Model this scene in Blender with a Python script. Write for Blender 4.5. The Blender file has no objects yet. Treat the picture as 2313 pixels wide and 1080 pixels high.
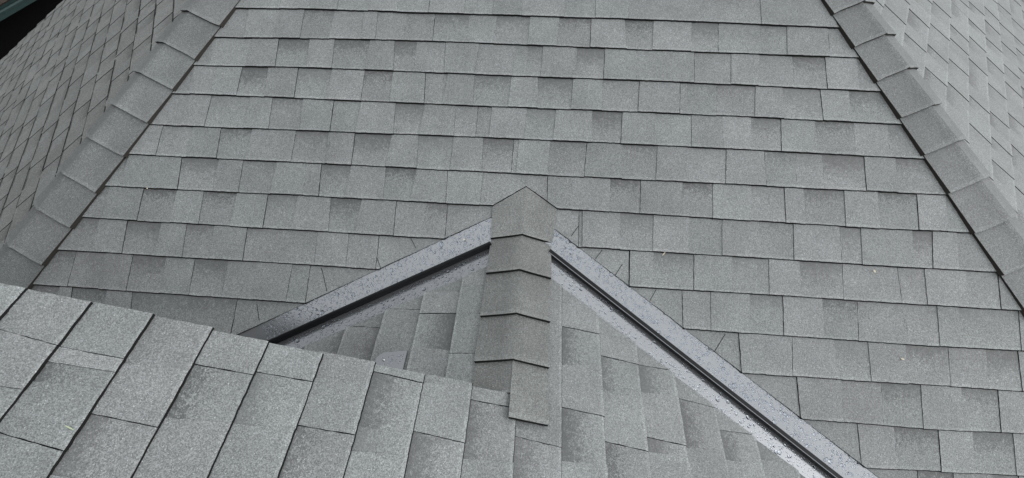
import bpy, bmesh, math, random
import numpy as np
from mathutils import Vector, Matrix, noise
random.seed(7)
scene = bpy.context.scene
C = scene.collection
V = Vector
# ------------------------------------------------------------------ camera
cam = bpy.data.cameras.new('camera'); camo = bpy.data.objects.new('camera', cam); C.objects.link(camo)
RIGHT, DOWN, FWD = V((.99738,.07229,.00153)), V((.05504,-.74539,-.66435)), V((-.04688,.6627,-.74742))
m = Matrix((RIGHT, -DOWN, -FWD)).transposed().to_4x4(); m.translation = V((0.15757, -2.11792, 0.93989))
camo.matrix_world = m
cam.sensor_width = 36; cam.lens = 17.1205; cam.clip_start = 0.02; cam.clip_end = 500
scene.camera = camo
scene.render.resolution_x = 1024; scene.render.resolution_y = 478
# ------------------------------------------------------------------ sky, sun, exposure (soft overcast, brighter towards the right)
SUN_EL, SUN_AZ = math.radians(30), math.radians(100)      # azimuth from +Y towards +X
CLOUD_LOW, CLOUD_TOP, CLOUD_SIDE = .34, 1.10, .36
w = bpy.data.worlds.new('World'); scene.world = w; w.use_nodes = True
nt = w.node_tree; nt.nodes.clear()
sky = nt.nodes.new('ShaderNodeTexSky'); sky.sky_type = 'NISHITA'; sky.sun_disc = False
sky.sun_elevation = SUN_EL; sky.sun_rotation = SUN_AZ; sky.dust_density = 4; sky.air_density = 1.0; sky.ozone_density = 1
hs = nt.nodes.new('ShaderNodeHueSaturation'); hs.inputs['Saturation'].default_value = 0.10
bg = nt.nodes.new('ShaderNodeBackground'); bg.inputs['Strength'].default_value = 0.05
# overcast cloud layer: brightest overhead, dimmer towards the horizon
tcw = nt.nodes.new('ShaderNodeTexCoord'); sxw = nt.nodes.new('ShaderNodeSeparateXYZ'); rmp = nt.nodes.new('ShaderNodeMapRange')
rmp.inputs['From Min'].default_value = 0.0; rmp.inputs['From Max'].default_value = 1.0; rmp.inputs['To Min'].default_value = CLOUD_LOW; rmp.inputs['To Max'].default_value = CLOUD_TOP
nt.links.new(tcw.outputs['Generated'], sxw.inputs[0]); nt.links.new(sxw.outputs['Z'], rmp.inputs['Value'])
bg2 = nt.nodes.new('ShaderNodeBackground'); bg2.inputs['Color'].default_value = (.975, 1.0, 1.015, 1)
side_ = nt.nodes.new('ShaderNodeMath'); side_.operation = 'MULTIPLY_ADD'; side_.inputs[1].default_value = CLOUD_SIDE   # clouds thinner towards the right
nt.links.new(sxw.outputs['X'], side_.inputs[0]); nt.links.new(rmp.outputs[0], side_.inputs[2]); nt.links.new(side_.outputs[0], bg2.inputs['Strength'])
ad = nt.nodes.new('ShaderNodeAddShader'); wo = nt.nodes.new('ShaderNodeOutputWorld')
nt.links.new(sky.outputs[0], hs.inputs['Color']); nt.links.new(hs.outputs[0], bg.inputs[0])
nt.links.new(bg.outputs[0], ad.inputs[0]); nt.links.new(bg2.outputs[0], ad.inputs[1]); nt.links.new(ad.outputs[0], wo.inputs[0])
sl = bpy.data.lights.new('sun', 'SUN'); sl.energy = 0.45; sl.angle = math.radians(60); sl.color = (1.0, 0.985, 0.96)
so = bpy.data.objects.new('sun', sl); C.objects.link(so)
sd = V((math.sin(SUN_AZ)*math.cos(SUN_EL), math.cos(SUN_AZ)*math.cos(SUN_EL), math.sin(SUN_EL)))
so.rotation_euler = sd.to_track_quat('Z', 'Y').to_euler()
scene.view_settings.view_transform = 'Standard'; scene.view_settings.look = 'None'
scene.view_settings.exposure = 0.04; scene.view_settings.gamma = 1.0

# ------------------------------------------------------------------ helpers
def link(name, me, mats, parent=None):
    for mm in mats: me.materials.append(mm)
    o = bpy.data.objects.new(name, me); C.objects.link(o)
    if parent: o.parent = parent
    return o
def empty(name, label, cat, loc=(0,0,0)):
    o = bpy.data.objects.new(name, None); C.objects.link(o); o.location = loc
    o.empty_display_size = .2; o['label'] = label; o['category'] = cat
    return o
def tag(o, label=None, cat=None, group=None, kind=None):
    if label: o['label'] = label
    if cat: o['category'] = cat
    if group: o['group'] = group
    if kind: o['kind'] = kind
    return o
class MB:
    """collects polygons with corner uv and tone, links them as one mesh"""
    def __init__(s): s.v=[]; s.f=[]; s.m=[]; s.uv=[]; s.tone=[]; s.sm=[]
    def poly(s, pts, mat=0, uv=None, tone=(0,0.5,0.5), smooth=False):
        n=len(s.v); s.v+= [tuple(p) for p in pts]; s.f.append(tuple(range(n,n+len(pts)))); s.m.append(mat)
        s.uv += uv if uv else [(0,0.5)]*len(pts); s.tone += [tone]*len(pts); s.sm.append(smooth)
    def box(s, o, a, b, c, mat=0):
        """box from corner o with edge vectors a b c"""
        o,a,b,c=map(V,(o,a,b,c))
        P=[o,o+a,o+a+b,o+b,o+c,o+a+c,o+a+b+c,o+b+c]
        fl = (0,3,2,1),(4,5,6,7),(0,1,5,4),(1,2,6,5),(2,3,7,6),(3,0,4,7)
        if a.cross(b).dot(c)<0: fl=[tuple(reversed(q)) for q in fl]
        for q in fl: s.poly([P[i] for i in q],mat)
    def build(s, name, mats, parent=None, merge=False):
        me = bpy.data.meshes.new(name); me.from_pydata(s.v, [], s.f)
        me.polygons.foreach_set('material_index', s.m); me.polygons.foreach_set('use_smooth', s.sm)
        ul = me.uv_layers.new(name='UVMap'); ul.data.foreach_set('uv', [x for p in s.uv for x in p])
        ca = me.color_attributes.new('tone', 'FLOAT_COLOR', 'CORNER'); ca.data.foreach_set('color', [x for p in s.tone for x in (*p,1.0)])
        if merge:
            bm=bmesh.new(); bm.from_mesh(me); bmesh.ops.remove_doubles(bm, verts=bm.verts, dist=1e-5); bm.to_mesh(me); bm.free()
        me.update()
        return link(name, me, mats, parent)
class Plane:
    def __init__(s,o,a,b):
        s.o=V(o); s.a=V(a).normalized(); s.b=V(b).normalized(); n=s.a.cross(s.b).normalized(); s.flip = n.z<0; s.n = -n if s.flip else n
    def P(s,u,t,h=0): return s.o+s.a*u+s.b*t+s.n*h
    def face(s,mb,pts,**k):
        if s.flip: pts=list(reversed(pts)); 
        if s.flip and k.get('uv'): k['uv']=list(reversed(k['uv']))
        mb.poly(pts,**k)
def clip(poly, halves):
    """poly: list of (u,t); halves: (a,b,c) keep a*u+b*t<=c"""
    for a,b,c in halves:
        out=[]
        for i in range(len(poly)):
            p,q=poly[i-1],poly[i]; dp=a*p[0]+b*p[1]-c; dq=a*q[0]+b*q[1]-c
            if (dp<=0)!=(dq<=0):
                k=dp/(dp-dq); out.append((p[0]+(q[0]-p[0])*k,p[1]+(q[1]-p[1])*k))
            if dq<=0: out.append(q)
        poly=out
        if len(poly)<3: return []
    return poly

# ------------------------------------------------------------------ materials
def nodes(name):
    mt=bpy.data.materials.new(name); mt.use_nodes=True; n=mt.node_tree; b=n.nodes['Principled BSDF']
    return mt,n,b
def N(n,t,**k):
    x=n.nodes.new(t)
    for a,b in k.items():
        if a in x.inputs: x.inputs[a].default_value=b
        else: setattr(x,a,b)
    return x
def math_(n,op,a,b=None,clampit=False):
    x=n.nodes.new('ShaderNodeMath'); x.operation=op; x.use_clamp=clampit
    for i,v in enumerate((a,b)):
        if v is None: continue
        if isinstance(v,(int,float)): x.inputs[i].default_value=v
        else: n.links.new(v,x.inputs[i])
    return x.outputs[0]
def granules(name, base, warm=(1,1,1), rough=.56, contrast=1.0):
    mt,n,b=nodes(name); L=n.links
    tc=N(n,'ShaderNodeTexCoord'); uv=N(n,'ShaderNodeUVMap'); uv.uv_map='UVMap'
    at=N(n,'ShaderNodeAttribute'); at.attribute_name='tone'
    sp=N(n,'ShaderNodeSeparateColor'); L.new(at.outputs['Color'],sp.inputs[0])
    dark,rnd,tint=sp.outputs[0],sp.outputs[1],sp.outputs[2]
    sx=N(n,'ShaderNodeSeparateXYZ'); L.new(uv.outputs[0],sx.inputs[0]); vv=sx.outputs[1]
    co=tc.outputs['Object']
    # granules: tiny cells, each its own grey
    vo=N(n,'ShaderNodeTexVoronoi',feature='F1'); vo.inputs['Scale'].default_value=520; L.new(co,vo.inputs['Vector'])
    sc=N(n,'ShaderNodeSeparateColor'); L.new(vo.outputs['Color'],sc.inputs[0]); g1=sc.outputs[0]
    vo2=N(n,'ShaderNodeTexVoronoi',feature='F1'); vo2.inputs['Scale'].default_value=380; L.new(co,vo2.inputs['Vector'])
    sc2=N(n,'ShaderNodeSeparateColor'); L.new(vo2.outputs['Color'],sc2.inputs[0]); g2=sc2.outputs[1]
    no=N(n,'ShaderNodeTexNoise'); no.inputs['Scale'].default_value=9; no.inputs['Detail'].default_value=4; L.new(co,no.inputs['Vector'])
    no2=N(n,'ShaderNodeTexNoise'); no2.inputs['Scale'].default_value=70; no2.inputs['Detail'].default_value=3; L.new(co,no2.inputs['Vector'])
    # printed shadow band at the top of each darker tab, breaking up into loose granules
    k=math_(n,'DIVIDE',math_(n,'ADD',vv,math_(n,'ADD',math_(n,'MULTIPLY',math_(n,'SUBTRACT',no2.outputs[0],.5),.9),math_(n,'MULTIPLY',math_(n,'SUBTRACT',g2,.5),.55))),math_(n,'ADD',.5,math_(n,'MULTIPLY',rnd,.75)))
    band=N(n,'ShaderNodeMapRange'); band.interpolation_type='SMOOTHSTEP'; band.inputs['From Min'].default_value=-.05; band.inputs['From Max'].default_value=.85
    band.inputs['To Min'].default_value=1; band.inputs['To Max'].default_value=.04; L.new(k,band.inputs['Value'])
    dk=math_(n,'MULTIPLY',dark,band.outputs[0])
    speck=math_(n,'MULTIPLY',math_(n,'GREATER_THAN',math_(n,'ADD',math_(n,'MULTIPLY',g1,.55),math_(n,'MULTIPLY',g2,.45)),math_(n,'SUBTRACT',.97,math_(n,'MULTIPLY',dk,.55))),.50)
    f=math_(n,'SUBTRACT',1.0,math_(n,'MULTIPLY',dk,.42))
    edge_glare=math_(n,'MULTIPLY',math_(n,'GREATER_THAN',math_(n,'ADD',vv,math_(n,'MULTIPLY',math_(n,'SUBTRACT',no.outputs[0],.5),.10)),.94),.20)  # pale band at the butt: bright edge glare painted into the colour
    f=math_(n,'MULTIPLY',f,math_(n,'ADD',1.0,edge_glare))
    f=math_(n,'MULTIPLY',f,math_(n,'SUBTRACT',1.0,speck))
    f=math_(n,'MULTIPLY',f,math_(n,'ADD',1-.42*contrast,math_(n,'MULTIPLY',g1,.84*contrast)))
    f=math_(n,'MULTIPLY',f,math_(n,'ADD',1-.25*contrast,math_(n,'MULTIPLY',g2,.50*contrast)))
    no3=N(n,'ShaderNodeTexNoise'); no3.inputs['Scale'].default_value=2.2; no3.inputs['Detail'].default_value=3; L.new(co,no3.inputs['Vector'])
    f=math_(n,'MULTIPLY',f,math_(n,'ADD',.76,math_(n,'MULTIPLY',no.outputs[0],.48)))
    f=math_(n,'MULTIPLY',f,math_(n,'ADD',.84,math_(n,'MULTIPLY',no3.outputs[0],.32)))
    f=math_(n,'MULTIPLY',f,math_(n,'ADD',.90,math_(n,'MULTIPLY',rnd,.20)))
    # a few pale granules
    pale=math_(n,'MULTIPLY',math_(n,'GREATER_THAN',sc.outputs[2],.985),.8)
    f=math_(n,'MULTIPLY',f,math_(n,'ADD',1.0,pale))
    col=N(n,'ShaderNodeMix',data_type='RGBA'); L.new(tint,col.inputs[0])
    col.inputs[6].default_value=(base*.958*warm[0],base*1.0*warm[1],base*1.01*warm[2],1)
    col.inputs[7].default_value=(base*.925*warm[0],base*1.0*warm[1],base*1.0*warm[2],1)
    mx=N(n,'ShaderNodeVectorMath',operation='SCALE'); L.new(col.outputs[2],mx.inputs[0]); L.new(f,mx.inputs['Scale'])
    L.new(mx.outputs[0],b.inputs['Base Color'])
    b.inputs['Roughness'].default_value=rough; b.inputs['Specular IOR Level'].default_value=.8
    bp=N(n,'ShaderNodeBump'); bp.inputs['Strength'].default_value=.55; bp.inputs['Distance'].default_value=.0015
    hh=math_(n,'ADD',math_(n,'MULTIPLY',vo.outputs['Distance'],1.0),math_(n,'MULTIPLY',no2.outputs[0],.7)); L.new(hh,bp.inputs['Height']); L.new(bp.outputs[0],b.inputs['Normal'])
    return mt
def plain(name,col,rough=.6,metal=0,spec=.5,nscale=60,namt=.25,bump=.3,dist=.002):
    mt,n,b=nodes(name); L=n.links
    tc=N(n,'ShaderNodeTexCoord'); no=N(n,'ShaderNodeTexNoise'); no.inputs['Scale'].default_value=nscale; no.inputs['Detail'].default_value=5; L.new(tc.outputs['Object'],no.inputs['Vector'])
    f=math_(n,'ADD',1-namt,math_(n,'MULTIPLY',no.outputs[0],2*namt))
    mx=N(n,'ShaderNodeVectorMath',operation='SCALE'); mx.inputs[0].default_value=col[:3]; L.new(f,mx.inputs['Scale']); L.new(mx.outputs[0],b.inputs['Base Color'])
    b.inputs['Roughness'].default_value=rough; b.inputs['Metallic'].default_value=metal; b.inputs['Specular IOR Level'].default_value=spec
    if bump:
        bp=N(n,'ShaderNodeBump'); bp.inputs['Strength'].default_value=bump; bp.inputs['Distance'].default_value=dist; L.new(no.outputs[0],bp.inputs['Height']); L.new(bp.outputs[0],b.inputs['Normal'])
    return mt
MG = granules('shingle_granules', .205)
MS = granules('weathered_granules', .185, (1.02,.99,.965), contrast=1.25)
MC = granules('cap_granules', .168, (1.0,.985,.955))
MH = granules('hip_cap_granules', .150, (.99,.99,.99))
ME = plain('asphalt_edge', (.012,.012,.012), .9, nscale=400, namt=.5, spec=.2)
MU = plain('underlay', (.02,.02,.02), .95, spec=.2)
MHE = plain('cap_edge', (.018,.015,.012), .8, nscale=500, namt=.9, bump=.6)
MF = plain('flashing_metal', (.32,.332,.35), .2, .8, nscale=14, namt=.06, bump=.12, dist=.004)
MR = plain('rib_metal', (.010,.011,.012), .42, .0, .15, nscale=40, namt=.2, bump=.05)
MW = plain('wall_boards', (.25,.25,.24), .7)
MT = plain('teal_paint', (.014,.036,.034), .5, nscale=20, namt=.4)
MB_ = plain('brown_wood', (.025,.016,.010), .8, nscale=25, namt=.6)
MK = plain('eave_shade_wall', (.004,.004,.004), .9, spec=.1)  # near-black base: shade under the eave is put into the wall colour
MGR = plain('ground_soil', (.02,.02,.017), .95, nscale=4, namt=.5)
ML = plain('dry_leaf', (.55,.49,.38), .6, nscale=200)
MGB = plain('grass_green', (.42,.5,.33), .5, nscale=200)
MN = plain('nail_metal', (.6,.6,.6), .25, .9, bump=0)
def water():
    mt,n,b=nodes('water'); b.inputs['Base Color'].default_value=(.95,.97,1,1); b.inputs['Roughness'].default_value=.06
    b.inputs['Transmission Weight'].default_value=1; b.inputs['IOR'].default_value=1.33
    return mt
MWA = water()

# ------------------------------------------------------------------ roof layout (metres)
S = .143
p = .5056349
PM = Plane((0,0,0),(1,0,0),(0,-math.cos(p),-math.sin(p)))
PL = Plane((-1.41024,0,0),(-.46548,.88506,0),(-.7594,-.39939,-.51362))
PRF = Plane((1.53204,0,0),(.46548,.88506,0),(.76536,-.40253,-.50219))
HDL, HDR = (-.93755,-1.80622,-1.0), (.99568,-1.80622,-1.0)
HSL, HSR = .597, .570
AZ, Q, QL, R0 = -.00316834, .3351327, .2512429, V((.1045,0,-.462636))
rd = V((math.sin(AZ),math.cos(AZ),0)); rx = V((math.cos(AZ),-math.sin(AZ),0))
dn = rx*math.cos(Q)-V((0,0,math.sin(Q))); dl = -rx*math.cos(QL)-V((0,0,math.sin(QL)))
PR = Plane(R0,-rd,dn)      # u runs towards the camera
PD = Plane(R0,-rd,dl)
RO = .1632058; RAKE = 1.495
DEV={0:[(-1.192,0.008),(-0.891,-0.0011),(-0.337,-0.0021),(0.658,-0.0054),(1.357,0.0035)],1:[(-1.264,0.0128),(-0.868,0.0012),(-0.324,-0.008),(0.657,-0.0016),(1.427,-0.0027)],2:[(-1.341,0.0097),(-0.846,-0.0009),(-0.082,-0.0005),(0.656,-0.0021),(1.501,0.0043)],3:[(-1.405,0.0026),(-0.939,0.0001),(-0.071,0.001),(0.656,-0.003),(1.582,0.0018)],4:[(-1.488,0.0074),(-0.801,0.0025),(-0.061,-0.0039),(0.655,-0.0043),(1.659,0.0019)],5:[(-1.546,0.0011),(-0.778,-0.0006),(-0.049,0.0022),(0.655,0.003),(1.741,0.0038)],6:[(-1.612,-0.0006),(-0.756,-0.0042),(-0.216,-0.0017),(0.245,-0.0047),(0.654,-0.0),(1.508,0.0091),(1.77,0.0049)],7:[(-1.661,-0.0068),(-0.734,-0.0032),(-0.202,-0.0008),(0.654,0.003),(1.494,0.0088),(1.851,0.0079)],8:[(-1.718,-0.0127),(-0.536,-0.0102),(0.653,-0.0005),(1.92,0.0028)],9:[(-1.797,-0.0138),(-0.715,-0.0051),(0.725,-0.0),(1.622,0.0066),(1.905,0.0041)],10:[(0.928,0.0019),(1.884,-0.0006)],11:[(1.13,0.0012),(1.595,0.0059),(1.881,-0.0038)],12:[(1.329,0.0037),(1.84,-0.0092)]}
MROW={-1:[(-99,-99,'L',0),(-1.022,-1.025,'L',0),(-0.898,-0.89,'L',0),(-0.771,-0.765,'m',0),(-0.629,-0.626,'L',0),(-0.499,-0.497,'L',0),(-0.36,-0.36,'L',1),(-0.201,-0.204,'m',0),(-0.074,-0.078,'L',0),(0.053,0.048,'L',0),(0.238,0.23,'m',0),(0.364,0.364,'L',0),(0.508,0.505,'L',0),(0.794,0.788,'m',0),(1.063,1.062,'L',0)],0:[(-99,-99,'m',0),(-1.168,-1.155,'L',1),(-1.027,-1.03,'L',0),(-0.913,-0.908,'D',0),(-0.778,-0.78,'m',0),(-0.645,-0.64,'L',0),(-0.585,-0.577,'m',0),(-0.454,-0.452,'m',0),(-0.331,-0.327,'D',1),(-0.181,-0.181,'m',0),(-0.06,-0.064,'D',0),(0.085,0.082,'L',0),(0.212,0.205,'D',0),(0.347,0.345,'L',1),(0.488,0.5,'D',0),(0.613,0.605,'L',0),(0.772,0.765,'D',0),(0.885,0.877,'m',1),(1.057,1.056,'D',0),(1.17,1.158,'L',0),(1.337,1.33,'m',1),(1.391,1.385,'m',0)],1:[(-99,-99,'m',0),(-1.29,-1.282,'m',0),(-1.121,-1.123,'L',0),(-1.004,-0.994,'D',1),(-0.868,-0.856,'L',0),(-0.757,-0.747,'D',0),(-0.6,-0.605,'L',0),(-0.495,-0.48,'D',0),(-0.396,-0.393,'m',0),(-0.273,-0.263,'L',1),(-0.124,-0.135,'m',0),(0.026,0.022,'m',0),(0.084,0.08,'D',0),(0.148,0.144,'L',0),(0.291,0.292,'D',0),(0.41,0.404,'L',1),(0.543,0.54,'L',0),(0.782,0.776,'m',1),(0.934,0.925,'L',0),(1.048,1.036,'m',0),(1.183,1.179,'D',0),(1.314,1.31,'L',1),(1.442,1.434,'m',0)],2:[(-99,-99,'m',0),(-1.355,-1.342,'L',0),(-1.253,-1.252,'L',0),(-1.141,-1.137,'D',0),(-1.027,-1.016,'L',0),(-0.895,-0.887,'D',1),(-0.745,-0.753,'L',0),(-0.605,-0.601,'D',0),(-0.482,-0.478,'L',0),(-0.343,-0.333,'m',1),(-0.264,-0.263,'m',0),(-0.246,-0.26,'L',0),(-0.135,-0.128,'D',0),(0.023,0.016,'L',0),(0.133,0.139,'D',0),(0.281,0.275,'L',0),(0.403,0.402,'m',0),(0.556,0.547,'L',1),(0.722,0.716,'m',1),(0.751,0.745,'m',0),(0.87,0.862,'D',0),(1.027,1.014,'L',0),(1.133,1.13,'D',0),(1.284,1.283,'L',1),(1.397,1.391,'D',0)],3:[(-99,-99,'m',0),(-1.352,-1.347,'L',0),(-1.248,-1.247,'m',0),(-1.079,-1.079,'L',0),(-0.983,-0.972,'D',0),(-0.852,-0.838,'L',0),(-0.718,-0.712,'m',1),(-0.601,-0.604,'L',0),(-0.455,-0.446,'D',0),(-0.331,-0.341,'L',0),(-0.201,-0.196,'m',0),(-0.108,-0.106,'m',1),(-0.049,-0.052,'L',0),(0.096,0.091,'m',0),(0.215,0.209,'L',0),(0.364,0.365,'D',0),(0.487,0.48,'L',1),(0.617,0.613,'m',0),(0.766,0.761,'L',0),(0.89,0.885,'L',0),(1.003,0.994,'D',0),(1.121,1.111,'L',1),(1.254,1.249,'D',0),(1.405,1.396,'m',0),(1.537,1.527,'D',0)],4:[(-99,-99,'L',0),(-1.43,-1.426,'m',0),(-1.299,-1.296,'L',0),(-1.178,-1.167,'D',1),(-1.043,-1.043,'L',0),(-0.857,-0.853,'D',0),(-0.719,-0.711,'L',0),(-0.71,-0.702,'L',0),(-0.608,-0.601,'D',1),(-0.452,-0.462,'L',0),(-0.344,-0.334,'D',0),(-0.196,-0.199,'L',0),(-0.077,-0.069,'D',0),(0.051,0.048,'m',1),(0.072,0.068,'L',0),(0.199,0.194,'m',0),(0.347,0.339,'L',1),(0.489,0.488,'D',0),(0.629,0.62,'L',0),(0.745,0.739,'m',0),(0.9,0.89,'L',1),(1.047,1.047,'D',1),(1.173,1.161,'m',0),(1.272,1.266,'D',0),(1.432,1.424,'L',1),(1.551,1.541,'D',0)],5:[(-99,-99,'D',0),(-1.548,-1.54,'L',0),(-1.319,-1.301,'D',1),(-1.158,-1.156,'L',0),(-1.056,-1.048,'m',0),(-0.914,-0.916,'L',0),(-0.793,-0.777,'L',0),(-0.728,-0.716,'D',1),(-0.603,-0.611,'L',0),(-0.462,-0.454,'D',0),(-0.334,-0.346,'L',0),(-0.208,-0.202,'L',1),(-0.064,-0.067,'m',0),(0.091,0.087,'m',0),(0.194,0.198,'L',1),(0.295,0.286,'L',0),(0.443,0.442,'D',0),(0.563,0.559,'L',1),(0.726,0.72,'D',0),(0.844,0.837,'L',0),(0.991,0.982,'m',0),(1.117,1.112,'L',1),(1.19,1.186,'D',0),(1.344,1.335,'L',0),(1.47,1.46,'D',0),(1.616,1.603,'L',1),(1.723,1.709,'m',0)],6:[(-99,-99,'m',0),(-1.593,-1.586,'L',0),(-1.448,-1.439,'D',1),(-1.307,-1.302,'L',0),(-1.195,-1.184,'D',0),(-1.056,-1.054,'L',0),(-0.927,-0.92,'m',1),(-0.802,-0.806,'L',0),(-0.669,-0.655,'D',0),(-0.539,-0.551,'L',0),(-0.402,-0.395,'m',1),(-0.278,-0.286,'D',0),(-0.195,-0.192,'V',1),(0.073,0.07,'V',0),(0.324,0.326,'V',1),(0.338,0.34,'L',0),(0.485,0.484,'D',0),(0.613,0.61,'L',0),(0.612,0.607,'L',1),(0.749,0.744,'m',0),(0.876,0.868,'L',0),(1.015,1.013,'m',0),(1.143,1.133,'L',1),(1.316,1.309,'D',1),(1.394,1.383,'L',0),(1.583,1.571,'D',0),(1.658,1.636,'L',1),(1.745,1.73,'m',0)],7:[(-99,-99,'D',0),(-1.601,-1.592,'L',0),(-1.484,-1.468,'D',1),(-1.341,-1.335,'L',0),(-1.237,-1.222,'D',0),(-1.12,-1.117,'L',0),(-0.987,-0.976,'m',1),(-0.844,-0.845,'m',0),(-0.701,-0.691,'L',1),(-0.575,-0.566,'m',0),(-0.454,-0.449,'V',1),(0.521,0.519,'V',1),(0.524,0.522,'L',0),(0.613,0.61,'D',0),(0.765,0.76,'L',1),(0.908,0.9,'m',0),(1.045,1.036,'L',0),(1.157,1.153,'D',0),(1.315,1.304,'m',1),(1.513,1.512,'m',1),(1.611,1.601,'L',0),(1.758,1.744,'m',0),(1.873,1.858,'L',1)],8:[(-99,-99,'D',0),(-1.662,-1.656,'m',1),(-1.538,-1.527,'L',0),(-1.428,-1.415,'D',0),(-1.291,-1.283,'m',0),(-1.173,-1.164,'D',1),(-1.038,-1.034,'m',0),(-0.925,-0.907,'L',0),(-0.78,-0.779,'m',0),(-0.709,-0.703,'V',1),(0.719,0.719,'m',1),(0.825,0.82,'L',0),(0.968,0.959,'D',0),(1.088,1.08,'L',1),(1.23,1.224,'D',0),(1.357,1.345,'m',1),(1.528,1.517,'m',0),(1.64,1.627,'L',0),(1.716,1.701,'m',0),(1.925,1.907,'L',0)],9:[(-99,-99,'D',0),(-1.693,-1.672,'L',0),(-1.641,-1.611,'D',1),(-1.498,-1.481,'L',0),(-1.397,-1.366,'D',0),(-1.169,-1.159,'D',0),(-0.974,-0.97,'V',1),(0.921,0.924,'L',1),(1.018,1.011,'L',0),(1.113,1.103,'L',1),(1.263,1.257,'m',0),(1.381,1.376,'L',0),(1.512,1.502,'D',0),(1.661,1.648,'m',1),(1.792,1.777,'D',0),(1.9,1.887,'L',1)],10:[(-99,-99,'m',0),(1.12,1.122,'L',1),(1.278,1.269,'m',1),(1.414,1.404,'D',0),(1.55,1.537,'L',0),(1.687,1.672,'D',0),(1.812,1.795,'L',1)],11:[(-99,-99,'m',0),(1.319,1.317,'m',1),(1.444,1.434,'D',0),(1.592,1.579,'L',1),(1.705,1.69,'D',0),(1.841,1.826,'L',0)],12:[(-99,-99,'m',0),(1.508,1.496,'D',1),(1.625,1.611,'L',0),(1.752,1.735,'D',0),(1.838,1.82,'L',1)]}
RCOL={-10:[(99,99,'L',0),(-1.605,-1.62,'L',1),(-1.736,-1.728,'m',0)],-9:[(99,99,'L',0),(-1.619,-1.621,'L',1),(-1.658,-1.655,'D',0),(-1.707,-1.696,'L',0),(-1.816,-1.835,'m',1)],-8:[(99,99,'m',0),(-1.63,-1.618,'L',0),(-1.751,-1.758,'D',1)],-7:[(99,99,'L',0),(-1.597,-1.597,'D',1),(-1.734,-1.72,'L',0)],-6:[(99,99,'L',0),(-1.585,-1.584,'D',1),(-1.72,-1.708,'L',0)],-5:[(99,99,'m',0),(-1.57,-1.553,'L',0),(-1.696,-1.696,'D',1)],-4:[(99,99,'L',0),(-1.517,-1.524,'D',1),(-1.671,-1.666,'D',0),(-1.734,-1.722,'L',0)],-3:[(99,99,'m',0),(-1.521,-1.502,'L',0),(-1.656,-1.665,'D',1)],-2:[(99,99,'L',0),(-1.54,-1.541,'D',1),(-1.704,-1.692,'L',0)],-1:[(99,99,'m',0),(-1.617,-1.627,'D',1)],0:[(99,99,'L',0),(-1.121,-1.107,'L',0),(-1.218,-1.216,'D',1),(-1.367,-1.337,'L',0),(-1.504,-1.508,'D',1),(-1.663,-1.65,'L',0)],1:[(99,99,'L',0),(-1.212,-1.205,'L',0),(-1.295,-1.298,'D',1),(-1.427,-1.414,'L',0),(-1.581,-1.588,'D',1)],2:[(99,99,'L',0),(-1.296,-1.289,'D',0),(-1.397,-1.381,'L',0),(-1.541,-1.546,'D',1),(-1.586,-1.581,'m',0),(-1.613,-1.601,'L',0)],3:[(99,99,'m',0),(-1.384,-1.393,'D',1),(-1.551,-1.539,'L',0)],4:[(99,99,'L',0),(-1.467,-1.459,'D',0),(-1.563,-1.55,'m',0)]}
DCOL={0:[(99,99,'L',0),(-1.089,-1.081,'L',0),(-1.208,-1.197,'L',0),(-1.358,-1.353,'L',1)],1:[(99,99,'m',0),(-1.102,-1.087,'L',0),(-1.193,-1.184,'D',1),(-1.34,-1.315,'L',0)],2:[(99,99,'m',0),(-1.163,-1.149,'m',1),(-1.275,-1.26,'L',0)],3:[(99,99,'m',0),(-1.227,-1.211,'D',1)]}

RISE=.0072
TONE={'L':(0,.22),'m':(.15,.55),'D':(.6,1.0),'V':(.05,.35)}

def random_row(rng,u0,u1):
    row=[(u0,u0,rng.choice('LmD'),0)]; u=u0+rng.uniform(.05,.2); last=row[0][2]; nxt=u0+rng.uniform(.3,1)
    while u<u1:
        t = 'L' if last!='L' and rng.random()<.9 else rng.choice('mDDDD')
        g=0
        if u>nxt: g=1; nxt=u+.95
        s=rng.uniform(-.007,.007); row.append((u+s,u-s,t,g)); last=t
        u+=rng.choice((.09,.11,.13,.15,.17))+rng.uniform(-.012,.012)
    return row
def edge_pts(poly, step, amp, rng, tb):
    """roughen long edges a little, in the plane"""
    out=[]
    for i in range(len(poly)):
        a,b=poly[i],poly[(i+1)%len(poly)]; out.append(a)
        d=math.hypot(b[0]-a[0],b[1]-a[1]); n=int(d/step)
        if n<1: continue
        nx,ny=-(b[1]-a[1])/d,(b[0]-a[0])/d
        for k in range(1,n):
            j=rng.uniform(-amp,amp); q=k/n
            out.append((a[0]+(b[0]-a[0])*q+nx*j,a[1]+(b[1]-a[1])*q+ny*j))
    return out
def prism(mb,pl,poly,t0f,t1f,top,thick,tone,rng,lean=.0010,buttw=.0036,step=.014,amp=.0007,edge=1):
    """one piece of shingle: granule face on top, dark cut edges down to the layer below"""
    if len(poly)<3: return
    poly=edge_pts(poly,step,amp,rng,None) if step else poly
    cu=sum(q[0] for q in poly)/len(poly); ct=sum(q[1] for q in poly)/len(poly)
    P=[];B=[];uv=[]
    for u,t in poly:
        v=(t-t0f(u))/(t1f(u)-t0f(u)); h=top(v)
        P.append(pl.P(u,t,h)); uv.append((u,v))
        d=math.hypot(u-cu,t-ct) or 1
        lb=buttw if v>.97 else lean*.5; B.append(pl.P(u+(u-cu)/d*lean,t+(lb if v>.5 else -lean),.0046 if v>.97 else h-thick))
    area=sum(poly[i-1][0]*poly[i][1]-poly[i][0]*poly[i-1][1] for i in range(len(poly)))
    if area<0: P.reverse();B.reverse();uv.reverse()
    pl.face(mb,P,mat=0,uv=uv,tone=tone)
    for i in range(len(P)):
        a,b,c,d=P[i-1],B[i-1],B[i],P[i]
        pl.face(mb,[a,b,c,d],mat=edge)
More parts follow.
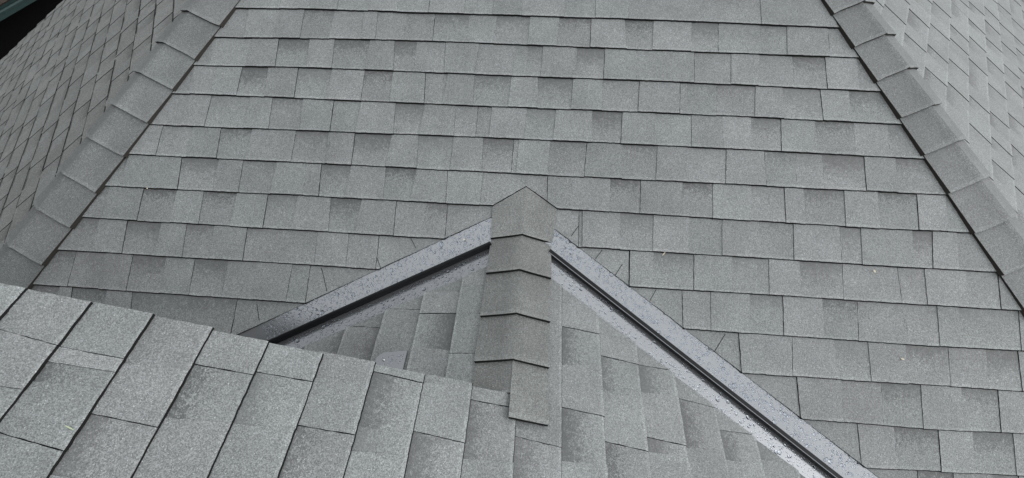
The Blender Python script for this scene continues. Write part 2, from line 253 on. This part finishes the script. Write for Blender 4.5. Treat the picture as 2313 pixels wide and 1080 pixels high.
def course(mb,pl,row,t0f,t1f,halves_of,rng,umin,umax,fine=True,bw=.0036,lift=0.0,tooth=.0020,base=.003):
    """one course: shingles laid side by side (gap where a new one starts), teeth laminated on top"""
    row=[r for r in row]
    n=len(row); step=.014 if fine else .05; amp=.0008 if fine else 0
    # shingle pieces of the lower ply
    starts=[i for i in range(n) if row[i][3]] 
    bounds=[(umin,umin)]+[(row[i][0],row[i][1]) for i in starts]+[(umax,umax)]
    topf=lambda v:(base+RISE*max(0,min(1,v))+lift)
    def seg(i):
        a=row[i]; l=(a[0],a[1]) if abs(a[0])<90 else (umin,umin)
        r=(row[i+1][0],row[i+1][1]) if i+1<n else (umax,umax)
        return l,r
    jit=[rng.uniform(-.0012,.0012) for _ in range(n+1)]
    for i in range(n):
        (l0,l1),(r0,r1)=seg(i); kind=row[i][2]
        if l0<umin: l0=l1=umin
        if r0>umax: r0=r1=umax
        if r0-l0<.004 and r1-l1<.004: continue
        g0=.0008 if row[i][3] else 0.0; g1=.0008 if (i+1<n and row[i+1][3]) else 0.0
        gl=(l0+g0,l1+g0); gr=(r0-g1,r1-g1)
        rnd=rng.random(); tint=rng.random(); tn=(rng.uniform(*TONE[kind]),rnd,tint)
        for kk,(hh) in enumerate(halves_of((l0+r0+l1+r1)/4)):
            j=jit[i]
            tb=(lambda u,j=j:t1f(u)+j)
            # split long spans so that the butt follows its line
            poly=[(gl[0],t0f(gl[0])-.012),(gr[0],t0f(gr[0])-.012),(gr[1],tb(gr[1])),(gl[1],tb(gl[1]))]
            poly=clip(poly,hh)
            if len(poly)<3: continue
            if kind=='L':
                prism(mb,pl,poly,t0f,t1f,lambda v:topf(v)+tooth,tooth+base+RISE,tn,rng,step=step,amp=amp,buttw=bw)
            elif kind=='V':
                prism(mb,pl,poly,t0f,t1f,lambda v:topf(v)-.0015,.004,tn,rng,step=step,amp=amp,buttw=bw)
            else:
                prism(mb,pl,poly,t0f,t1f,topf,base+RISE,tn,rng,step=step,amp=amp,buttw=bw)

house = empty('house','grey house with wet asphalt shingle hip roof, gable roof and metal valleys','house',(0,0,-6))
def parented(o):
    o.parent=house; o.matrix_parent_inverse=Matrix.Translation((0,0,6)); return o
def finish(mb,name,mats,parent=None,**k):
    o=mb.build(name,mats,None,**k)
    if parent is None: return parented(o)
    o.parent=parent; return o
def devf(k):
    d=DEV.get(k)
    if not d: return lambda u:S*k
    us=[q[0] for q in d]; vs=[q[1] for q in d]
    return lambda u:S*k+float(np.interp(u,us,vs))
# ---- main slope
rng=random.Random(3)
HLS,HRS=.4544,.4825; HL0,HR0=-1.41024,1.53204
hipL=(-1.0,-HLS,-HL0)       # u >= HL0 - HLS*t
hipR=(1.0,-HRS,HR0)
mb=MB()
vL=(.5533,1.0,.904-.5533*.023); vR=(-.712,1.0,.94-.712*.238)
capL=(.6875,1.0,.767+.6875*.112); capR=(-.685,1.0,.767-.685*.112)
T_EAVE_M=17
MROW[5]=sorted(MROW[5]+[(.112,.112,'m',0)],key=lambda r:r[0])
for k in range(7,13): MROW[k]=sorted(MROW[k]+[(.107,.107,'V',0)],key=lambda r:r[0])
for k in range(-22,T_EAVE_M):
    t0f,t1f=devf(k),devf(k+1)
    u0=HL0-HLS*(S*(k+1))-.02; u1=HR0+HRS*(S*(k+1))+.02
    if k in MROW:
        row=[r for r in MROW[k]]
        if k==9: row=[r for r in row]
        if u1-row[-1][0]>.3: row+=random_row(rng,row[-1][0]+.15,u1)
    else: row=random_row(rng,u0,u1)
    def H(mid,k=k):
        b=[hipL,hipR]
        if k==5: b=b+[capL if mid<.112 else capR]
        elif k>=6: b=b+[vL if mid<.1 else vR]
        return [b]
    course(mb,PM,row,t0f,t1f,H,rng,u0,u1,fine=(-2<=k<=12))
for u0,t0,u1,t1 in [(-0.328, 1.004, -0.302, 1.045), (-0.663, 1.143, -0.627, 1.232), (-0.894, 1.296, -0.872, 1.357), (-0.449, 1.092, -0.43, 1.129), (0.418, 1.009, 0.393, 1.045), (0.496, 1.058, 0.469, 1.104), (0.623, 1.149, 0.599, 1.193), (0.323, 0.921, 0.296, 0.963), (0.873, 1.299, 0.831, 1.365)]:      # slanting cuts of the valley pieces
    pts=[];n=9; d=math.hypot(u1-u0,t1-t0); nx,ny=-(t1-t0)/d*.0012,(u1-u0)/d*.0012
    for i in range(n):
        a,b=i/n,(i+1)/n; q=[]
        for s_,sg in ((a,-1),(a,1),(b,1),(b,-1)):
            t=t0+(t1-t0)*s_; v=(t/S)%1.0; q.append(PM.P(u0+(u1-u0)*s_+nx*sg,t+ny*sg,.0015+RISE*v+.0006))
        if (q[1]-q[0]).cross(q[3]-q[0]).dot(PM.n)<0: q.reverse()
        mb.poly(q,1)
TE=S*T_EAVE_M
def sheet(mb,pl,pts,h,mat=2):
    area=sum(pts[i-1][0]*pts[i][1]-pts[i][0]*pts[i-1][1] for i in range(len(pts)))
    if area<0: pts=pts[::-1]
    pl.face(mb,[pl.P(u,t,h) for u,t in pts],mat=mat)
TA=-(HR0-HL0)/(HLS+HRS)
sheet(mb,PM,[(HL0-HLS*TA,TA),(HR0+HRS*TE,TE),(HL0-HLS*TE,TE)],-.003)
finish(mb,'roof_slope',[MG,ME,MU])
# ---- side slopes of the hexagonal hip roof
def side(pl,hs,far,seed,kmax,name='roof_slope',bw=.0036,dark_edge=False):
    rng=random.Random(seed); mb=MB()
    near=(-1.0,-hs,0.0)                  # u >= -hs*t
    fu,ft,fs=far                          # u <= fu + fs*(t-ft)
    farh=(1.0,-fs,fu-fs*ft)
    tap=(fu-fs*ft)/(-(hs+fs))
    for k in range(int(tap/S)-1,kmax):
        u0=-hs*S*(k+1)-.02; u1=fu+fs*(S*(k+1)-ft)+.02
        if u1-u0<.03: continue
        if u1<=u0: continue
        j=rng.uniform(-.002,.002)
        course(mb,pl,random_row(rng,u0,u1),lambda u,k=k:S*k,lambda u,k=k:S*(k+1),lambda mid:[[near,farh]],rng,u0,u1,fine=False,bw=bw)
    if dark_edge:                               # narrow dark strip along every course edge, in broken lengths
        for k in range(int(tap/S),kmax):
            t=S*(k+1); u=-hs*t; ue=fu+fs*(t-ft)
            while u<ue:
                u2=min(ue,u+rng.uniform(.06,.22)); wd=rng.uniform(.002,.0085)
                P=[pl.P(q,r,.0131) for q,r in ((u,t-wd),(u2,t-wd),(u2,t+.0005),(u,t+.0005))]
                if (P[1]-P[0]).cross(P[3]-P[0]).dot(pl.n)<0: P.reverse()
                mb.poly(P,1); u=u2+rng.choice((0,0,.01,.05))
    te=S*kmax
    sheet(mb,pl,[(-hs*tap,tap),(fu+fs*(te-ft),te),(-hs*te,te)],-.003)
    return finish(mb,name,[MS if dark_edge else MG,ME,MU]),tap,te
_,tapL,teL=side(PL,HSL,(3.0,2.1,.2436),11,19,bw=.009,dark_edge=True)
_,tapR,teR=side(PRF,HSR,(3.6,2.1,.365),12,19)
# ---- gable slopes: right slope (long, runs into the foreground)
rng=random.Random(5)
mb=MB()
inR=(-1.0,.5822,-(1.027-.5822*.123)); inD=(-1.0,.4263,-(.994-.4263*.119))
rake=(-1.0,0.0,-RAKE)
RC_MAX=16; RC_MIN=-13
for c in range(RC_MIN,RC_MAX):
    ta=RO+S*c; tb=ta+S
    umin=RAKE-.03 if c<=-2 else .85+.5822*ta; umax=3.6
    if c in RCOL:
        row=[(99,99,RCOL[c][0][2],0)]+[(-a,-b,t,g) for a,b,t,g in RCOL[c][1:]]
        row+=random_row(rng,row[-1][0]+.13 if len(row)>1 else umin,umax)
    else: row=random_row(rng,umin,umax)
    j0=rng.uniform(-.001,.001)
    rk=(-1.0,0.0,-RAKE-rng.uniform(-.005,.006))
    def H(mid,c=c,rk=rk): return [[rk]] if c<=-2 else [[inR]]
    course(mb,PR,row,lambda u,ta=ta:ta,lambda u,tb=tb:tb,H,rng,umin,umax,fine=True,lift=.0)
# narrow starter strip beside the small ridge
course(mb,PR,[(99,99,'m',0)],lambda u:-.02,lambda u:.02,lambda mid:[[inR,(1,0,RAKE),(0,-1,0)]],rng,.8,1.5)
sheet(mb,PR,[(RAKE+.008,RO+S*RC_MIN),(3.6,RO+S*RC_MIN),(3.6,RO+S*RC_MAX),(1.5,RO+S*RC_MAX),(.83+.5822*(RO+S*RC_MAX),RO+S*RC_MAX),(.83,0),(RAKE+.008,0)],-.003)
finish(mb,'roof_slope',[MG,ME,MU])
# left slope of the small gable
mb=MB()
DT=[.07,.213,.356,.499,.642]
def dcol(c): return .0+.213+ .143*(c-1), .213+.143*c
for c in range(0,9):
    ta,tb=.07+.143*(c),.07+.143*(c+1)
    ta,tb=(.070+.1435*c,.070+.1435*(c+1))
    if c in DCOL:
        row=[(99,99,DCOL[c][0][2],0)]+[(-a,-b,t,g) for a,b,t,g in DCOL[c][1:]]
    else: row=random_row(rng,.7,1.7)
    course(mb,PD,row,lambda u,ta=ta:ta,lambda u,tb=tb:tb,lambda mid:[[inD]],rng,.8,1.62,fine=True)
course(mb,PD,[(99,99,'m',0)],lambda u:-.06,lambda u:.07,lambda mid:[[inD,(0,-1,0)]],rng,.8,1.62)
sheet(mb,PD,[(.83,0),(1.62,0),(1.62,1.4),(1.45,1.4)],-.003)
finish(mb,'roof_slope',[MG,ME,MU])
# back slope of the foreground gable (falls away to the left)
TR=RO+S*RC_MIN
PB=Plane(PR.P(0,TR),-rd,dl); mb=MB()
for c in range(0,12): course(mb,PB,random_row(rng,RAKE,3.6),lambda u,c=c:S*c,lambda u,c=c:S*(c+1),lambda mid:[[rake]],rng,RAKE-.02,3.6,fine=False)
sheet(mb,PB,[(RAKE+.002,0),(3.6,0),(3.6,S*12),(RAKE+.002,S*12)],-.003)
finish(mb,'roof_slope',[MG,ME,MU])

# ------------------------------------------------------------------ caps
def cap(secA,secB,thick,name,mats,label=None,tone=None,rng=random,flare=.0):
    """bent shingle: secA = upper cross section, secB = butt cross section (points left to right, top surface), down = local -normal"""
    mb=MB(); tn=tone or (rng.uniform(.1,.6),rng.random(),rng.random()); n=len(secA); rows=4
    grid=[]
    for r in range(rows+1):
        q=r/rows; grid.append([a[0].lerp(b[0],q) for a,b in zip(secA,secB)])
    down=[[ (a[1].lerp(b[1],r/rows)).normalized()*thick for a,b in zip(secA,secB)] for r in range(rows+1)]
    for r in range(rows):
        for i in range(n-1):
            P=[grid[r][i],grid[r+1][i],grid[r+1][i+1],grid[r][i+1]]
            mb.poly(P,0,[(0,r/rows),(0,(r+1)/rows),(0,(r+1)/rows),(0,r/rows)],tn,True)
    for r in range(rows):      # sides
        for i in (0,n-1):
            a,b=grid[r][i],grid[r+1][i]; o_=(a-grid[r][1 if i==0 else n-2]).normalized()*flare; mb.poly([a,a-down[r][i]+o_*(r/rows),b-down[r+1][i]+o_*((r+1)/rows),b],1)
    for i in range(n-1):       # butt
        a,b=grid[rows][i],grid[rows][i+1]; mb.poly([a,a-down[rows][i],b-down[rows][i+1],b],1)
    bm_o=mb.build(name,mats,None,merge=True)
    bm=bmesh.new(); bm.from_mesh(bm_o.data); bmesh.ops.recalc_face_normals(bm,faces=bm.faces)
    up=sum((f.normal*f.calc_area() for f in bm.faces if f.material_index==0),V())
    for e in bm.edges:
        if len({f.material_index for f in e.link_faces})>1: e.smooth=False
    if up.z<0: bmesh.ops.reverse_faces(bm,faces=bm.faces)
    bm.to_mesh(bm_o.data); bm.free()
    parented(bm_o)
    if label: bm_o['label']=label
    return bm_o
def section(C0,d1,d2,n1,n2,w1,w2,h,lift=.006,rnd=.034,h2=0.0):
    """cross section over a fold at C0: legs along d1 (on face n1) and d2 (face n2)"""
    nm=(n1+n2).normalized(); out=[]
    for w in (w1,w1*.75,w1*.5,rnd): out.append((C0+d1*w+n1*h,n1))
    out.append((C0+nm*(h+lift-.0035),nm))
    for w in (rnd,w2*.5,w2*.75,w2): out.append((C0+d2*w+n2*(h+h2),n2))
    return out
# small gable ridge: butts at these distances from the valley crossing
rng=random.Random(9)
RB=[.867,1.04,1.225,1.394,1.576]; WL,WR=.120,.116
nL,nR=PD.n,PR.n
def rsec(u,h,wl=WL,wr=WR,du=0.0):
    return section(R0-rd*u,PD.b,PR.b,nL,nR,wl,wr,h,lift=.006)
for i in range(1,5):
    ub=RB[i]; ua=RB[i-1]-.06
    A=rsec(ua,.010 if i>1 else .008); B=rsec(ub,.026)
    if i==4:
        # the last one runs under the foreground slope: only its right leg shows past the rake
        A=A[4:]; B=B[4:]
        A2=rsec(ua,.010)[:5]; B2=rsec(1.50,.017)[:5]
        cap(A2,B2,.012,'ridge_cap',[MC,ME],rng=rng)
    cap(A,B,.013,'ridge_cap',[MC,ME],rng=rng)
# top cap lies back on the main slope, tucked under a course cut to a point
mb=MB(); hl=.006
butt=[q[0] for q in rsec(RB[0],.023)]
mid=[PM.P(-.016,.955,.012),PM.P(.024,.95,.014),PM.P(.065,.945,.015),PM.P(.097,.940,.016),PM.P(.105,.938,.0165),PM.P(.113,.94,.016),PM.P(.150,.945,.015),PM.P(.190,.95,.014),PM.P(.230,.957,.012)]
topu=[-.016,.024,.065,.100,.112,.124,.155,.197,.239]
def tcap(u): return (.767-.6875*(u-.112)) if u<.112 else .767+.685*(u-.112)
topp=[PM.P(u,tcap(u)+.004,.0062) for u in topu]
tn=(.2,.6,.5)
for A,B,v0,v1 in ((topp,mid,.3,.6),(mid,butt,.6,1)):
    for i in range(8): mb.poly([A[i],B[i],B[i+1],A[i+1]],0,[(0,v0),(0,v1),(0,v1),(0,v0)],tn,True)
dnv=(nL+nR).normalized()*.014
for i in range(8): mb.poly([butt[i],butt[i]-dnv,butt[i+1]-dnv,butt[i+1]],1)
for A,B in ((topp,mid),(mid,butt)):
    for i in (0,8): mb.poly([A[i],A[i]-dnv*.9,B[i]-dnv*.9,B[i]],1)
o=mb.build('ridge_cap',[MC,ME],None,merge=True)
bm=bmesh.new(); bm.from_mesh(o.data); bmesh.ops.recalc_face_normals(bm,faces=bm.faces)
for e in bm.edges:
    if len({f.material_index for f in e.link_faces})>1: e.smooth=False
if sum((f.normal*f.calc_area() for f in bm.faces if f.material_index==0),V()).z<0: bmesh.ops.reverse_faces(bm,faces=bm.faces)
bm.to_mesh(o.data); bm.free(); parented(o); o['label']='topmost ridge cap cut to a point against the main slope'
# hips
def hip(o0,hdir,pl1,pl2,w1,w2,a0,a1,sgn,seed):
    rng=random.Random(seed); hd=hdir.normalized(); E=.1713
    def perp(pl,inside):
        d=hd.cross(pl.n).normalized()
        return d if d.dot(inside)>0 else -d
    d1=perp(pl1,V((-sgn,0,0))); d2=perp(pl2,pl2.a)
    k=int(a0/E)-1
    while k*E<a1:
        b=k*E+.046+rng.uniform(-.004,.004); a=b-E-.05
        sk=rng.uniform(-.004,.004)
        A=section(o0+hd*a+d1*(.013 if sgn<0 else .002),d1,d2,pl1.n,pl2.n,w1,w2,.010,lift=.009,h2=.006 if sgn<0 else .001,rnd=.013)
        B=section(o0+hd*b+d1*(.013 if sgn<0 else .002),d1,d2,pl1.n,pl2.n,w1+rng.uniform(-.004,.004),w2,.023,lift=.012,h2=.006 if sgn<0 else .001,rnd=.013)
        B[-1]=(B[-1][0]+hd*sk,B[-1][1]); B[0]=(B[0][0]+hd*sk,B[0][1])
        cap(A,B,.014,'hip_cap',[MH,MHE],rng=rng,flare=.0085)
        k+=1
hip(V((HL0,0,0)),V(HDL),PM,PL,.157,.10,-.9,3.0,-1,21)
hip(V((HR0,0,0)),V(HDR),PM,PRF,.134,.10,-.9,2.6,1,22)

# ------------------------------------------------------------------ valley flashing
def valley(apex,vd,plM,plS,outM,inS,length,name,label,prof,mats):
    """apex/vd world; outM(t)-> function giving outer point (u,t) on main slope by distance; inS same on the gable slope"""
    vd=vd.normalized(); mb=MB(); n=24
    eM=vd.cross(plM.n).normalized(); eS=vd.cross(plS.n).normalized()
    if eM.z<0: eM=-eM                      # up the main slope
    if (eS.z<0): eS=-eS                     # up the gable slope
    for k in range(n):
        for e,nn,w0,w1,st in ((eM,plM.n,.0,outM,0.0),(eS,plS.n,.0,inS,.076)):
            a,b=st+(length-st)*k/n,st+(length-st)*(k+1)/n
            P=[apex+vd*a+e*w0+nn*.0006,apex+vd*a+e*w1+nn*.0006,apex+vd*b+e*w1+nn*.0006,apex+vd*b+e*w0+nn*.0006]
            if (P[1]-P[0]).cross(P[3]-P[0]).dot(nn)<0: P.reverse()
            mb.poly(P,0)
    f=finish(mb,name,[MF]); f['label']=label
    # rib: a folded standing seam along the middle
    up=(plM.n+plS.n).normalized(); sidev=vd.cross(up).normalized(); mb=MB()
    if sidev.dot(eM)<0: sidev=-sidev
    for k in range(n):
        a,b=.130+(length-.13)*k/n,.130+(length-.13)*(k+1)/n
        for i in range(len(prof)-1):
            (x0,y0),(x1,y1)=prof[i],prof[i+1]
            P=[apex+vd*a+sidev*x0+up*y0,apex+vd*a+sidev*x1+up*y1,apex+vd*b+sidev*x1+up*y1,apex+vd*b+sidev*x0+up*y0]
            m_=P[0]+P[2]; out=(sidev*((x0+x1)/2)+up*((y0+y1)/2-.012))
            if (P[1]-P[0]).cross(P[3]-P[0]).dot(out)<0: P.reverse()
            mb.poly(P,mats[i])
    r=mb.build('rib',[MR,MF],None); r.parent=f
    return f,eM,eS,vd
APEX=R0+rd*-.834
fl,eML,eSL,vdL=valley(APEX,V((-.884,-.409,-.227)),PM,PD,.125,.125,2.2,'valley_flashing','left valley flashing, grey metal beaded with rain',
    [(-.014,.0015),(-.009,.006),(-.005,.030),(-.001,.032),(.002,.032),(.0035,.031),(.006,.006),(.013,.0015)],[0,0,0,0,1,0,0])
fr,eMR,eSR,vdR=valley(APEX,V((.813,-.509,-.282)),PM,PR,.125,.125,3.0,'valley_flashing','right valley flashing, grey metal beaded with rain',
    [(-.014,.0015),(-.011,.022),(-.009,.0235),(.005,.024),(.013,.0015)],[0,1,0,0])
# exposed flashing tab with a nail beside the foreground edge
mb=MB(); tabp=[(1.335,.452),(1.334,.368),(1.42,.368),(1.42,.478),(1.355,.478),(1.342,.468)]
pts=[PD.P(u,t,.0155) for u,t in tabp]; nn=(pts[1]-pts[0]).cross(pts[3]-pts[0])
if nn.dot(PD.n)<0: pts.reverse()
mb.poly(pts,0)
for i in range(len(pts)): mb.poly([pts[i-1],pts[i-1]-PD.n*.004,pts[i]-PD.n*.004,pts[i]],0)
tabo=finish(mb,'flashing_tab',[MF]); tabo['label']='small wet metal tab with a nail at the foreground edge'
def dome(mb,c,n,r,h,seg=10,rings=3,mat=0,ex=1.0,ang=0.0,base=True):
    n=n.normalized(); x=n.orthogonal().normalized(); y=n.cross(x)
    ca,sa=math.cos(ang),math.sin(ang); x,y=x*ca+y*sa,y*ca-x*sa
    rows=[]
    for j in range(rings):
        a=(j/rings)*math.pi/2; rr=r*math.cos(a); hh=h*math.sin(a)
        rows.append([c+x*(rr*ex*math.cos(2*math.pi*i/seg))+y*(rr*math.sin(2*math.pi*i/seg))+n*hh for i in range(seg)])
    top=c+n*h
    for j in range(rings-1):
        for i in range(seg):
            k=(i+1)%seg; mb.poly([rows[j][i],rows[j][k],rows[j+1][k],rows[j+1][i]],mat,smooth=True)
    for i in range(seg): mb.poly([rows[-1][i],rows[-1][(i+1)%seg],top],mat,smooth=True)
    if base: mb.poly(list(reversed(rows[0])),mat)
mb=MB(); dome(mb,PD.P(1.364,.447,.0155),PD.n,.0055,.004); nl=mb.build('nail',[MN],None,merge=True); nl.parent=tabo
# ------------------------------------------------------------------ rain beads on the metal
def droplets(specs,name,label,seed):
    rng=random.Random(seed); mb=MB()
    for o0,vd,e,n,l0,l1,w0,w1,cnt in specs:
        placed=[]
        tries=0
        while len(placed)<cnt and tries<cnt*12:
            tries+=1
            r=min(.009,.0017+rng.expovariate(1/.0015)); a=rng.uniform(l0,l1); b=rng.uniform(w0,w1)
            if any((a-pa)**2+(b-pb)**2<(r+pr)**2*1.1 for pa,pb,pr in placed[-400:]): continue
            placed.append((a,b,r))
            dome(mb,o0+vd*a+e*b+n*.0007,n,r,r*rng.uniform(.26,.42),seg=9,rings=3,ex=rng.uniform(.9,1.45),ang=rng.uniform(0,3.1))
    o=mb.build(name,[MWA],None,merge=True)
    tag(o,label,'water droplets',None,'stuff')
    return o
droplets([(APEX,vdL,eML,PM.n,.05,1.05,.02,.115,1150),(APEX,vdL,eSL,PD.n,.05,1.05,.02,.095,600)],'water_droplets','rain beads on the left metal valley below the main slope',31)
droplets([(APEX,vdR,eMR,PM.n,.05,1.5,.02,.115,1650),(APEX,vdR,eSR,PR.n,.05,1.5,.02,.095,700)],'water_droplets','rain beads on the right metal valley running to the lower right',32)
rr=random.Random(33); mb=MB()
for i in range(26): dome(mb,PD.P(rr.uniform(1.345,1.385),rr.uniform(.375,.465),.0157),PD.n,rr.uniform(.0015,.004),.0018,seg=9)
tag(mb.build('water_droplets',[MWA],None,merge=True),'rain beads on the small metal tab beside the nail','water droplets',None,'stuff')

# ------------------------------------------------------------------ debris
def leaf(pl,u,t,h,L,W,ang,label,mat,name='leaf_fragment',cat='leaf'):
    mb=MB(); k=6; ca,sa=math.cos(ang),math.sin(ang); up=[];lo=[]
    for i in range(k+1):
        x=(i/k-.5)*L; y=W/2*math.sin(math.pi*i/k)**.7 if 0<i<k else .0002; z=.0012*math.sin(math.pi*i/k)
        for s_,arr in ((1,up),(-1,lo)): arr.append(pl.P(u+x*ca-s_*y*sa,t+x*sa+s_*y*ca,h+.001+(z if s_>0 else 0)))
    for i in range(k):
        mb.poly([up[i],up[i+1],lo[i+1],lo[i]],0); 
        mb.poly([q-pl.n*.0008 for q in (lo[i],lo[i+1],up[i+1],up[i])],0)
    o=mb.build(name,[mat],None); tag(o,label,cat); return o
leaf(PM,-1.426,.861,.012,.007,.005,.5,'tiny tan seed on the upper left of the main slope under a course edge',ML,'seed','seed')
leaf(PM,1.423,1.034,.012,.013,.008,1.1,'pale yellow leaf scrap high on the right of the main slope',ML)
leaf(PM,.649,1.013,.012,.020,.004,-.9,'thin pale sliver of leaf just right of the right valley top',ML)
leaf(PM,1.49,1.347,.012,.014,.006,.4,'tan leaf scrap low on the right of the main slope',ML)
leaf(PM,-.116,1.0,.012,.008,.007,.4,'small tan speck on the left valley metal beside the rib',ML,'seed','seed')
leaf(PR,1.79,-.996,.014,.022,.0028,1.3,'short pale green grass blade on the foreground gable slope',MGB,'grass_blade','grass blade')

# ------------------------------------------------------------------ body of the house
def wall(a,b,z1,name='wall',th=.15):
    mb=MB(); a=V(a); b=V(b); z0=-6.0; nn=(b-a).cross(V((0,0,1))).normalized()
    mb.box((a.x,a.y,z0),(b.x-a.x,b.y-a.y,0),nn*th,(0,0,z1-z0),0); return finish(mb,name,[MW])
def eave(pl,u0,u1,te):
    A=pl.P(u0,te,-.01); B=pl.P(u1,te,-.01); mb=MB()
    dirn=(B-A); out=V((pl.b.x,pl.b.y,0)).normalized()
    mb.box(A-V((0,0,.15))+out*.002,dirn,out*.02,(0,0,.15),0); finish(mb,'fascia',[MW])
    wall(A-out*.35,B-out*.35,A.z-.02)
eave(PM,HL0-HLS*TE,HR0+HRS*TE,TE)
eave(PL,-HSL*teL,3.0+.2436*(teL-2.1),teL)
eave(PRF,-HSR*teR,3.6+.365*(teR-2.1),teR)
# gable end under the foreground rake, and its side wall
mb=MB(); g=[PR.P(RAKE+.02,t,-.006) for t in (TR,.6)]; gl=[V((g[0].x,g[0].y,-2.2)),V((g[1].x,g[1].y,-2.2))]
mb.poly([g[0],g[1],gl[1],gl[0]],0); mb.poly([q+V((0,-.03,0)) for q in (gl[0],gl[1],g[1],g[0])],0); finish(mb,'gable_wall',[MW])
e0=PR.P(RAKE,RO+S*RC_MAX,-.01); e1=PR.P(3.6,RO+S*RC_MAX,-.01); mb=MB(); mb.box(e0-V((0,0,.15)),e1-e0,(.02,0,0),(0,0,.15)); finish(mb,'fascia',[MW])
wall(e0-V((.3,0,0)),e1-V((.3,0,0)),e0.z)
# ------------------------------------------------------------------ surroundings
mb=MB(); mb.poly([(-120,-120,-6),(120,-120,-6),(120,120,-6),(-120,120,-6)],0); tag(mb.build('ground',[MGR],None),'dark wet soil around the house',None,None,'structure')
nb=empty('neighbor_house','dark neighbouring house with teal gutter and brown shake roof at top left','house',(-4.64,3,-6))
def nbp(mb,name,mats):
    o=mb.build(name,mats,None); o.parent=nb; o.matrix_parent_inverse=Matrix.Translation((4.64,-3,6)); return o
mb=MB(); mb.box((-7.05,-6,-1.95),(.05,0,0),(0,18,0),(0,0,.06),0); mb.box((-7.12,-6,-1.952),(.09,0,0),(0,18,0),(0,0,.012),0); mb.box((-7.05,-6,-1.89),(.058,0,0),(0,18,0),(0,0,.018),0); nbp(mb,'gutter',[MT])
mb=MB(); mb.box((-7.16,-6,-2.0),(.04,0,0),(0,18,0),(0,0,.16),0); nbp(mb,'fascia',[MT])
mb=MB(); q=math.radians(28)
for k in range(14):
    x0=-7.1-.16*k*math.cos(q); z0=-1.85+.16*k*math.sin(q); y=-6.0
    r_=random.Random(100+k)
    while y<12:
        wd=r_.uniform(.09,.2); mb.box((x0,y,z0+r_.uniform(0,.006)),(-.19*math.cos(q),0,.17*math.sin(q)),(0,wd-.006,0),(.008,0,.014),0); y+=wd
nbp(mb,'roof',[MB_])
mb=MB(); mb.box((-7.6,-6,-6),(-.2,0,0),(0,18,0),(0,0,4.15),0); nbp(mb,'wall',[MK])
